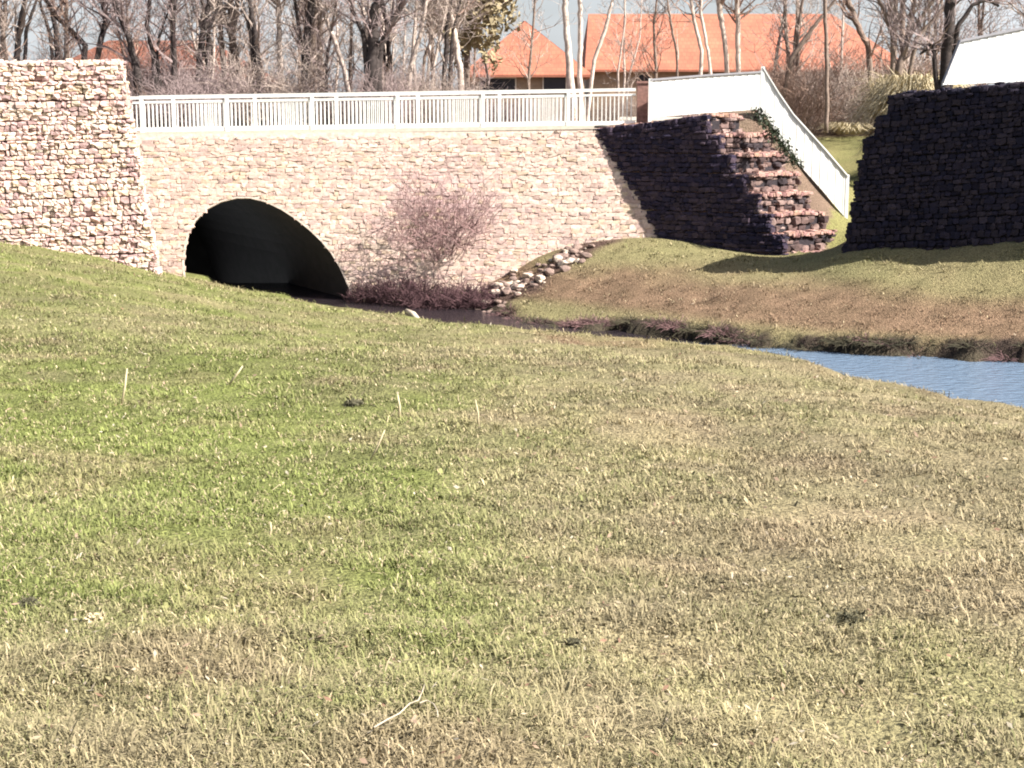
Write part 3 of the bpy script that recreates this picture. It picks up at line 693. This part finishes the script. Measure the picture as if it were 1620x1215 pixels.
# generic thicket trees: a few kinds, then copies
def copy_tree(o, loc, rz, sc):
    c = o.copy(); COL.objects.link(c); c.location = loc; c.rotation_euler = (0, 0, rz); c.scale = (sc, sc, sc)
    for ch in o.children:
        d = ch.copy(); COL.objects.link(d); d.parent = c
    return c
KINDS = []
GT = 'bare trees in the thicket behind the bridge'
LT = 'slender bare tree among many alike in the winter thicket behind the bridge'
def generic(kind):
    r0 = random.uniform(.06, .14); st = []
    for q in range(random.choice((1, 1, 2, 3))):
        a = random.uniform(0, 6.28); l = random.uniform(.0, .16)
        h = random.uniform(8, 11); bx = (math.cos(a)*.2*q, math.sin(a)*.2*q)
        pts = [np.array([bx[0]+math.cos(a)*l*h*u**1.3+random.gauss(0, .12)*(u > 0), bx[1]+math.sin(a)*l*h*u**1.3+random.gauss(0, .12)*(u > 0), h*u]) for u in (0, .25, .5, .75, 1)]
        st.append((pts, [r0, r0*.8, r0*.6, r0*.4, .015]))
    bk = [BD, BM_, BP, BM_][kind % 4]; tw = [TW, TG, TG, TB][kind % 4]
    return make_tree(LT, st, bk, tw, group=GT, tw_n=26 if len(st) < 3 else 16, low=.06, L=(1.1, 2.4), minr=.007)
for k in range(8): KINDS.append(generic(k))
spots = []
for _ in range(22): spots.append((random.uniform(-40, 730), random.uniform(54, 72)))
for _ in range(7): spots.append((random.uniform(-200, 900), random.uniform(76, 96)))
for _ in range(6): spots.append((random.uniform(1390, 1720), random.uniform(55, 75)))
for _ in range(5): spots.append((random.uniform(1420, 1640), random.uniform(74, 84)))
for x in (770, 845, 985, 1025, 1215, 1260, 1340): spots.append((x+random.uniform(-12, 12), random.uniform(64, 80)))
for _ in range(5): spots.append((random.uniform(-900, -200), random.uniform(55, 80)))
for _ in range(5): spots.append((random.uniform(1720, 2300), random.uniform(52, 80)))
for i, (px, d) in enumerate(spots):
    p = P(px, 165, d); z = float(height(np.array([p[0]]), np.array([d]))[0])
    if i < len(KINDS):
        o = KINDS[i]; o.location = (p[0], d, z-.05); o.rotation_euler.z = random.uniform(0, 6.28)
    else: copy_tree(KINDS[i % len(KINDS)], (p[0], d, z-.05), random.uniform(0, 6.28), random.uniform(.75, 1.15))

# ------------------------------------------------------------------ brush
def brush(name, label, cat, loc, h, w, n, mat, group=None, lvl=1, up=.1, kids=5, r=.014, minr=.006, lean=.55):
    t = Twigs()
    for k in range(n):
        a = random.uniform(0, 6.283); q = random.random()**.6
        b = np.array([math.cos(a)*w*.35*q, math.sin(a)*w*.35*q, -.05])
        d = np.array([math.cos(a)*lean*q*w/h+random.gauss(0, .18), math.sin(a)*lean*q*w/h+random.gauss(0, .18), 1.]); d /= np.linalg.norm(d)
        t.grow(b, d, h*random.uniform(.55, 1.05), r, lvl, up, .2, kids, .8, minr)
    o = link(name, t.mesh(name), mat); o.location = loc; tag(o, label, cat, group)
    return o
GB = 'bare brush behind the bridge'; LB = 'tangled leafless bush in the undergrowth behind the white railing'
bk = []
for k in range(5):
    bk.append(brush('bare_bush', LB, 'bush', (0, 0, 0), random.uniform(1.6, 2.6), random.uniform(2.2, 3.2), 60, [TW, TG, TW, TW, TB][k], GB, 2, kids=4))
bs = [(random.uniform(-60, 760), random.uniform(49, 58)) for _ in range(34)] + [(random.uniform(-60, 900), random.uniform(58, 74)) for _ in range(14)]
bs += [(random.uniform(750, 1130), random.uniform(50, 62)) for _ in range(12)]
for i, (px, d) in enumerate(bs):
    p = P(px, 165, d); z = float(height(np.array([p[0]]), np.array([d]))[0])
    o = bk[i % 5] if i < 5 else bk[i % 5].copy()
    if i >= 5: COL.objects.link(o)
    s = random.uniform(.5, .9) if px < 760 else random.uniform(.3, .55)
    o.location = (p[0], d, z); o.rotation_euler.z = random.uniform(0, 6.28); o.scale = (s*1.2, s*1.2, s)
GR = 'brown brush on the rise right of the fence'; LR = 'reddish brown leafless bush on the rise behind the descending white fence'
br = []
for i in range(22):
    px = random.uniform(1215, 1480); d = random.uniform(60, 76)
    p = P(px, 165, d); z = float(height(np.array([p[0]]), np.array([d]))[0])
    if i < 3: o = brush('bare_bush', LR, 'bush', (0, 0, 0), 2.2, 3.0, 60, [TB, TG, TB][i], GR, 2, kids=4); br.append(o)
    else: o = br[i % 3].copy(); COL.objects.link(o)
    s = random.uniform(.7, 1.2); o.location = (p[0], d, z); o.rotation_euler.z = random.uniform(0, 6.28); o.scale = (s, s, s)
# pale dry ornamental grass and yellow fringe
def straw_clump(label, px, py, d, h, w, n, mat):
    V_ = []; p = P(px, py, d); zz = float(height(np.array([p[0]]), np.array([d]))[0])
    for k in range(n):
        a = random.uniform(0, 6.283); q = random.random()**.5; b = np.array([math.cos(a)*w*.3*q, math.sin(a)*w*.3*q, 0]); l = h*random.uniform(.6, 1.1)
        m_ = b+np.array([math.cos(a)*w*.25*q, math.sin(a)*w*.25*q, l*.65]); t_ = m_+np.array([math.cos(a)*w*.35*q+random.gauss(0, .08), math.sin(a)*w*.35*q+random.gauss(0, .08), l*random.uniform(-.45, .1)])
        s_ = np.array([-math.sin(a), math.cos(a), 0])*.014
        V_ += [b-s_, b+s_, m_+s_, m_-s_, m_-s_, m_+s_, t_+s_*.4, t_-s_*.4]
    o = link('dry_grass_clump', np_mesh('dry_grass_clump', np.array(V_), np.arange(len(V_)).reshape(-1, 4)), mat); o.location = (p[0], d, zz-.02)
    return tag(o, label, 'plant')
straw_clump('tall pale dry grass clump left of the right picket fence', 1448, 165, 48.5, 3.2, 2.7, 2800, M['straw'])
straw_clump('low pale dry grass clump left of the tall one', 1405, 170, 48, 1.7, 1.3, 500, M['straw'])
straw_clump('fringe of yellowed grass at the foot of the brown brush', 1345, 203, 60.5, .7, 2.2, 350, M['straw'])
# shrub against the headwall
sb = brush('bare_shrub', 'purplish leafless shrub spread against the stone bridge wall right of the arch', 'shrub', tuple(P(698,408,42.72)), 1.75, 1.8, 38, M['twig_s'], None, 2, .05, 5, .012, .006, .85)
for lab, px, py, d, s, w in (('dark dead weeds at the waterline right of the arch', 640, 470, 42.0, .8, 1.5), ('dark dead weeds at the waterline below the shrub', 720, 476, 41.5, .75, 1.5), ('small dark weeds at the arch foot', 585, 474, 42.4, .55, .9), ('dark dead weeds at the waterline beside the rock pile', 768, 478, 41.2, .55, 1.1), ('dark dead weeds standing in the water between two clumps', 682, 482, 41.3, .55, 1.4)):
    brush('dead_weeds', lab, 'weeds', tuple(P(px, py, d)), s, w, 110, M['weed_m'], None, 1, .05, 6, .010, .0065, .7).location.z = -.02
# green weeds along the lower edge of the descending fence
def leafy(label, a, b, n, size, hgt):
    V_ = []
    for k in range(n):
        t = random.random(); p = a+(b-a)*t+np.array([random.gauss(0, .1), random.gauss(0, .1), random.random()*hgt])
        e1 = rng.normal(0, size, 3); e2 = rng.normal(0, size, 3); V_ += [p-e1, p+e2*.6, p+e1, p-e2*.6]
    m_ = leafy.mat
    o = link('ivy_strip', np_mesh('ivy_strip', np.array(V_), np.arange(len(V_)).reshape(-1, 4)), m_); return tag(o, label, 'plant')
leafy.mat = mat_plain('dark_green_leaves', (.03, .04, .02), .7, 4, .4)
leafy('dark green creeper along the top of the stone steps below the fence', P(1196,180,42.7), P(1262,268,41.4), 1100, .03, .2)

# dark tufts overhanging the far bank
GS = 'sedge tufts along the far bank'; LS = 'dark dead sedge tuft overhanging the cut edge of the far creek bank'; sg = []
fl = [np.array([q[0], q[1]]) for q in SHORE_FAR[5:13]]
for i in range(95):
    t = random.random()*(len(fl)-1.001); j = int(t); q = lerp(fl[j], fl[j+1], t-j)
    q = q + np.array([.25, .55])*random.uniform(.1, .5)
    if i < 3: o = brush('sedge_tuft', LS, 'sedge', (0, 0, 0), .3, .5, 70, [M['sedge'], M['sedge'], M['twig_p']][i], GS, 0, -.25, 0, .008, .004, 1.2); sg.append(o)
    else: o = sg[(i % 3) if random.random() < .8 else 2].copy(); COL.objects.link(o)
    z = float(height(np.array([q[0]]), np.array([q[1]]))[0]); k = random.uniform(.6, 1.25)
    o.location = (q[0], q[1], z-.02); o.rotation_euler.z = random.uniform(0, 6.28); o.scale = (k*1.3, k, k)
# ------------------------------------------------------------------ houses far behind
def house(label, d, x0, x1, yr, ye, hipl, hipr, depth=9., wins=(), roof='roof'):
    a = P(x0, ye, d); b = P(x1, ye, d); rz = P((x0+x1)/2, yr, d+depth/2)[2]; ez = a[2]; zg = 4.4
    h = empty('house', ((a[0]+b[0])/2, d, zg)); tag(h, label, 'house')
    m = MB(); m.frame_box((a[0]+.5, d+.5, zg), (b[0]-a[0]-1, 0, 0), (0, depth-1, 0), (0, 0, ez-zg-.02)); m.build('wall', M['wallh'], h)
    if not hipl or not hipr:
        m = MB()
        for xx, on in ((a[0]+.5, not hipl), (b[0]-.5, not hipr)):
            if on: m.add([(xx-.1, d+.5, ez-.02), (xx-.1, d+depth-.5, ez-.02), (xx-.1, d+depth/2, rz-.25), (xx+.1, d+.5, ez-.02), (xx+.1, d+depth-.5, ez-.02), (xx+.1, d+depth/2, rz-.25)], [(0, 1, 2), (3, 5, 4), (0, 3, 4, 1), (1, 4, 5, 2), (2, 5, 3, 0)])
        m.build('gable', M['wallh'], h)
    x0w, x1w = a[0], b[0]; r0 = x0w+hipl; r1 = x1w-hipr; t = .16
    V_ = [(x0w, d, ez), (x1w, d, ez), (x1w, d+depth, ez), (x0w, d+depth, ez), (r0, d+depth/2, rz), (r1, d+depth/2, rz)]
    V_ += [(x, y, z-t) for x, y, z in V_]
    m = MB(); m.add(V_, [(0, 1, 5, 4), (1, 2, 5), (2, 3, 4, 5), (3, 0, 4), (7, 6, 10, 11), (8, 7, 11), (9, 8, 11, 10), (6, 9, 10), (0, 6, 7, 1), (1, 7, 8, 2), (2, 8, 9, 3), (3, 9, 6, 0)]); m.build('roof', M[roof], h)
    for wx0, wx1, wy0, wy1 in wins:
        p = P(wx0, wy1, d+.5); q = P(wx1, wy0, d+.5)
        f = MB(); fw = .08
        for o_, u_, v_ in (((p[0]-fw, p[2]-fw), (q[0]-p[0]+2*fw), fw), ((p[0]-fw, q[2]), (q[0]-p[0]+2*fw), fw), ((p[0]-fw, p[2]), fw, q[2]-p[2]), ((q[0], p[2]), fw, q[2]-p[2])):
            f.frame_box((o_[0], d+.44, o_[1]), (u_, 0, 0), (0, .1, 0), (0, 0, v_))
        fo_ = f.build('window', M['concrete'], h)
        pn = MB(); pn.frame_box((p[0], d+.47, p[2]), (q[0]-p[0], 0, 0), (0, .06, 0), (0, 0, q[2]-p[2])); g_ = pn.build('pane', M['pane'], fo_); g_.location = (0, 0, 0)
    return h
house('house with dim reddish roof half hidden by trees at left', 95, 40, 415, 64, 128, 4, 4, 9, ((300, 330, 132, 148),), 'roof_shaded')
house('house with steep orange red hipped roof and dark windows', 100, 728, 938, 33, 118, 4.2, 4.4, 9, ((760, 815, 124, 142), (860, 895, 122, 142)))
house('long house with wide pale orange roof', 112, 925, 1448, 22, 110, .5, 5, 11, ((1010, 1030, 118, 132), (1120, 1145, 118, 132)))

# ------------------------------------------------------------------ rocks
def rock_mesh():
    import bmesh
    bm = bmesh.new(); bmesh.ops.create_icosphere(bm, subdivisions=2, radius=1)
    ax = [Vector(rng.normal(0, 1, 3)).normalized() for _ in range(7)]; dd_ = [random.uniform(.55, .9) for _ in ax]
    for v in bm.verts:
        for a_, q in zip(ax, dd_):
            e = v.co.dot(a_)-q
            if e > 0: v.co -= a_*e*.92
        v.co += Vector(rng.normal(0, .03, 3))
    me = bpy.data.meshes.new('rock'); bm.to_mesh(me); bm.free()
    return me
RM = [rock_mesh() for _ in range(6)]
rmat = [mat_plain('pale_rock', (.42, .35, .285), .9, 3, .2, .4, 12), mat_plain('brown_rock', (.19, .135, .115), .9, 3, .25, .4, 12)]
RMs = []
for i, me in enumerate(RM):
    me.materials.append(rmat[0]); m2 = me.copy(); m2.materials.clear(); m2.materials.append(rmat[1]); RMs.append((me, m2))
GK = 'loose rocks along the creek edge below the bridge wall'
def rock(px, py, d, s, dark, label='loose angular rock in the pile between the bridge wall and the creek', group=GK):
    o = bpy.data.objects.new('rock', RMs[random.randrange(6)][dark]); COL.objects.link(o)
    p = P(px, py, d); z = float(height(np.array([p[0]]), np.array([d]))[0])
    o.location = (p[0], d, max(z, -.05)+s*.22); o.rotation_euler = (random.uniform(-.3, .3), random.uniform(-.3, .3), random.uniform(0, 6.28)); o.scale = (s*random.uniform(.9, 1.4), s, s*random.uniform(.5, .75))
    tag(o, label, 'rock', group); return o
for _ in range(110):
    t = random.random()**1.25*.92; px = lerp(775, 940, t); d = lerp(41.0, 42.3, t)+random.gauss(0, .6)*(1-.4*t)
    rock(px+random.gauss(0, 10), 450, min(d, 43.0), random.choice((.05, .07, .09, .12, .17)), int(random.random() < .62))
for _ in range(60):
    px = random.uniform(562, 800); d = 42.75 - .25*random.random() - (px-560)/240*.5
    rock(px, 450, d, random.uniform(.07, .18), int(random.random() < .45))
for _ in range(10): rock(random.uniform(730, 800), 480, random.uniform(40.2, 41.2), random.uniform(.06, .12), 1)
# pale driftwood at the tip of the grass
dw = MB(); p0 = P(643,495,38.9); p1 = P(663,509,38.4); p0[2] += .06
dw.tube([p0, (p0+p1)/2+np.array([0, 0, .05]), p1+np.array([0, 0, .03])], [.055, .085, .06], 7); o = dw.build('driftwood', M['wood'], None, True); tag(o, 'short bleached piece of wood at the water edge in front of the arch', 'driftwood')

# ------------------------------------------------------------------ grass and litter
def hcol(x, y): return height(x, y), creek_sd(x, y)
def grass_patch(n, y0, y1, pw, hgt, wid, xr=.37, tuft=9, ground_frac=.5):
    u = rng.random(n//tuft); a = 1-pw
    y = (y0**a + u*(y1**a-y0**a))**(1/a) if abs(a) > 1e-6 else y0*(y1/y0)**u
    x = rng.uniform(-1, 1, len(y))*(xr*y+.4)
    y = np.repeat(y, tuft); x = np.repeat(x, tuft); m = len(y)
    a_ = rng.uniform(0, 2*np.pi, m); rr = np.abs(rng.normal(0, .04, m))*(1+y/12)
    x = x+np.cos(a_)*rr; y = y+np.sin(a_)*rr
    h, sd = hcol(x, y); yc, w = cliff(x)
    bare = vnoise(x, y, .5, 8)*.6+vnoise(x, y, 1.7, 9)*.4
    k = (sd > .12) & (y < yc-.25) & (rng.random(m) < sstep(.18, .5, bare)*.9+.1) & ~((x < -9.6) & (y > 40.6+.258*(x+10.16))) & ~((y > 42.4+.28*h) & (x < 3.2)) 
    k &= ~((x > 2) & (x < 8) & (y > 44-.478*(x-2.35)-.35)) & ~((x > 7.4) & (y > 37.4-.623*(x-9.1)))
    x, y, h, sd, a_ = x[k], y[k], h[k], sd[k], a_[k]; m = len(x)
    col = ground_col(x, y, h, sd)
    L = hgt*rng.lognormal(0, .4, m)*(1+y/60)*(.5+1.1*vnoise(x, y, .32, 21)**1.5+.35*vnoise(x, y, 1.3, 22)); wd = wid*(1+y/9.)*rng.uniform(.6, 1.6, m)
    dry = rng.random(m)
    straw = np.array([.34, .28, .175]); gr = np.array([.155, .178, .06])
    gk = np.clip((col[:, 1]-col[:, 0])*14+.38, 0, 1)
    pick = np.where(dry < .14, 0, np.where(dry < .14+.5*gk, 1, 2))
    cb = np.where((pick == 0)[:, None], straw*1.1, np.where((pick == 1)[:, None], lerp(col, gr, .55), col*1.12))
    cb = cb*rng.uniform(.62, 1.3, (m, 1))
    flat = np.where(pick == 0, rng.uniform(.9, 1.5, m), rng.uniform(.5, 1.45, m))   # angle from upright
    dx = np.stack([np.cos(a_), np.sin(a_)], -1); si = np.sin(flat); co = np.cos(flat)
    b = np.stack([x, y, h-.006], -1)
    mid = b+np.stack([dx[:, 0]*si*L*.55, dx[:, 1]*si*L*.55, co*L*.6+.012], -1)
    tip = b+np.stack([dx[:, 0]*si*L*1.15, dx[:, 1]*si*L*1.15, co*L*rng.uniform(.35, .95, m)+.008], -1)
    s = np.stack([-dx[:, 1], dx[:, 0], np.zeros(m)], -1)*(wd*.5)[:, None]
    V_ = np.stack([b-s, b+s, mid+s*.85, mid-s*.85, tip], 1).reshape(-1, 3)
    F = np.array([[0, 1, 2], [0, 2, 3], [3, 2, 4]]); F = (F[None]+(np.arange(m)*5)[:, None, None]).reshape(-1, 3)
    return V_, F, np.repeat(cb, 5, 0)
parts = [grass_patch(210000, 3.0, 9, 1.0, .034, .0027, tuft=16), grass_patch(170000, 8, 22, 1.2, .036, .003, tuft=14), grass_patch(9000, 3.0, 12, 1.1, .020, .010, tuft=7), grass_patch(110000, 20, 44, 1.0, .045, .0028)]
v, f, c = merge(parts)
tag(link('grass', np_mesh('grass', v, f, c), M['blade']), 'short patchy winter grass, greener at left and straw coloured at right', 'grass', kind='stuff')
# dead leaves and bits of straw lying in the turf
n = 5000; u = rng.random(n); y = 3.2*(40/3.2)**u; x = rng.uniform(-1, 1, n)*(.37*y+.3)
h, sd = hcol(x, y); yc, w = cliff(x); k = (sd > .15) & (y < yc-.6) & (y < 41.8) & ~((x < -9.6) & (y > 40.2+.258*(x+10.16))) & ~((x > 7) & (y > 37)); x, y, h = x[k], y[k], h[k]; n = len(x)
a_ = rng.uniform(0, 6.283, n); L = np.minimum(rng.lognormal(-5.0, .5, n), .012)*(1+y/9)*np.where(y > 25, .75, 1); wd = L*rng.uniform(.2, .55, n)
t1 = np.stack([np.cos(a_), np.sin(a_), rng.normal(0, .3, n)], -1)*L[:, None]; t2 = np.stack([-np.sin(a_), np.cos(a_), rng.normal(0, .4, n)], -1)*wd[:, None]
c0 = np.stack([x, y, h+.03+.02*rng.random(n)], -1)
V_ = np.stack([c0-t1, c0-t2*.7, c0+t1, c0+t2], 1).reshape(-1, 3); cc = np.array([[.30,.25,.18],[.26,.21,.14],[.33,.29,.22],[.15,.09,.06],[.24,.17,.12]])[rng.integers(0, 5, n)]*rng.uniform(.8, 1.15, (n, 1))
tag(link('leaf_litter', np_mesh('leaf_litter', V_, np.arange(4*n).reshape(-1, 4), np.repeat(cc, 4, 0)), M['blade']), 'pale dead leaves and bits of straw scattered over the turf', 'leaf litter', kind='stuff')
# upright dry stalks
def ground_hit(px, py):
    r = ray(px, py); ts = np.linspace(2, 60, 6000)/r[1]; q = np.array([0, 0, CAM_Z])+ts[:, None]*r
    hh = height(q[:, 0], q[:, 1]); i = int(np.argmax(q[:, 2] < hh)); return np.array([q[i, 0], q[i, 1], hh[i]])
def stalk(label, a, b, wpx):
    p = ground_hit(*a); d = p[1]; q = P(*b, d); wd = wpx*.36*d/FPX
    m = MB(); mid = (p+q)/2+np.array([.01, 0, 0]); m.tube([p-np.array([0, 0, .02]), mid, q], [wd, wd*.9, wd*.5], 5); o = m.build('dry_stalk', M['straw'], None, True); tag(o, label, 'stalk')
stalk('leftmost tall straw stalk standing in the grass', (191,640), (201,583), 6)
stalk('straw stalk leaning right between the leftmost stalk and the arch', (360,609), (384,579), 6)
stalk('short thick straw stub with a dark tuft at its foot', (632,661), (629,624), 7)
stalk('faint thin straw stalk right of the thick stub', (757,676), (752,632), 5)
stalk('long thin straw stalk leaning right below the thick stub', (584,728), (609,680), 5)
stalk('pale straw stalk low in the middle foreground', (424,850), (428,826), 6)
def twiglet(label, pix, w):
    pts = [ground_hit(*p)+np.array([0, 0, .035]) for p in pix]; d = pts[0][1]; m = MB(); m.tube(pts, [w*.4*d/FPX*(1-.5*i/len(pts)) for i in range(len(pts))], 5); o = m.build('dry_twig', M['wood'], None, True); tag(o, label, 'twig')
twiglet('pale dry twig lying near the bottom edge of the grass', [(592,1170),(612,1158),(632,1147),(648,1131),(662,1126),(668,1112),(673,1096)], 4.5)
twiglet('curved pale twig lying right of the long pale one', [(664,1130),(676,1126),(686,1131),(692,1142),(693,1153)], 3.5)
def clod(label, px, py, w, mat, n=60, size=.02):
    n *= 5; size *= .5
    p = ground_hit(px, py); V_ = []; d = p[1]; rad_ = w*.4*d/FPX
    for k in range(n):
        q = p+np.array([max(-1, min(1, random.gauss(0, .5)))*rad_*.8, max(-1, min(1, random.gauss(0, .5)))*rad_, .005+random.random()*rad_*.4]); e1 = rng.normal(0, size, 3); e2 = rng.normal(0, size, 3); V_ += [q-e1, q+e2*.5, q+e1, q-e2*.5]
    o = link('weed_tuft', np_mesh('weed_tuft', np.array(V_), np.arange(len(V_)).reshape(-1, 4)), mat); tag(o, label, 'plant')
DK = mat_plain('dark_weed_leaves', (.08, .075, .045), .9, 20, .3)
clod('dark weed tuft in the green grass at the left edge', 45, 960, 40, DK, 90, .018)
clod('dark weed tuft left of the thick straw stub', 560, 642, 46, DK, 70, .03)
clod('dark weed tuft in the lower middle of the grass', 905, 1022, 44, DK, 60, .014)
clod('dark flat weed tuft in the straw at the right', 1345, 987, 90, DK, 70, .014)
clod('cluster of pale curled dead leaves low at left', 150, 985, 50, M['straw'], 30, .02)
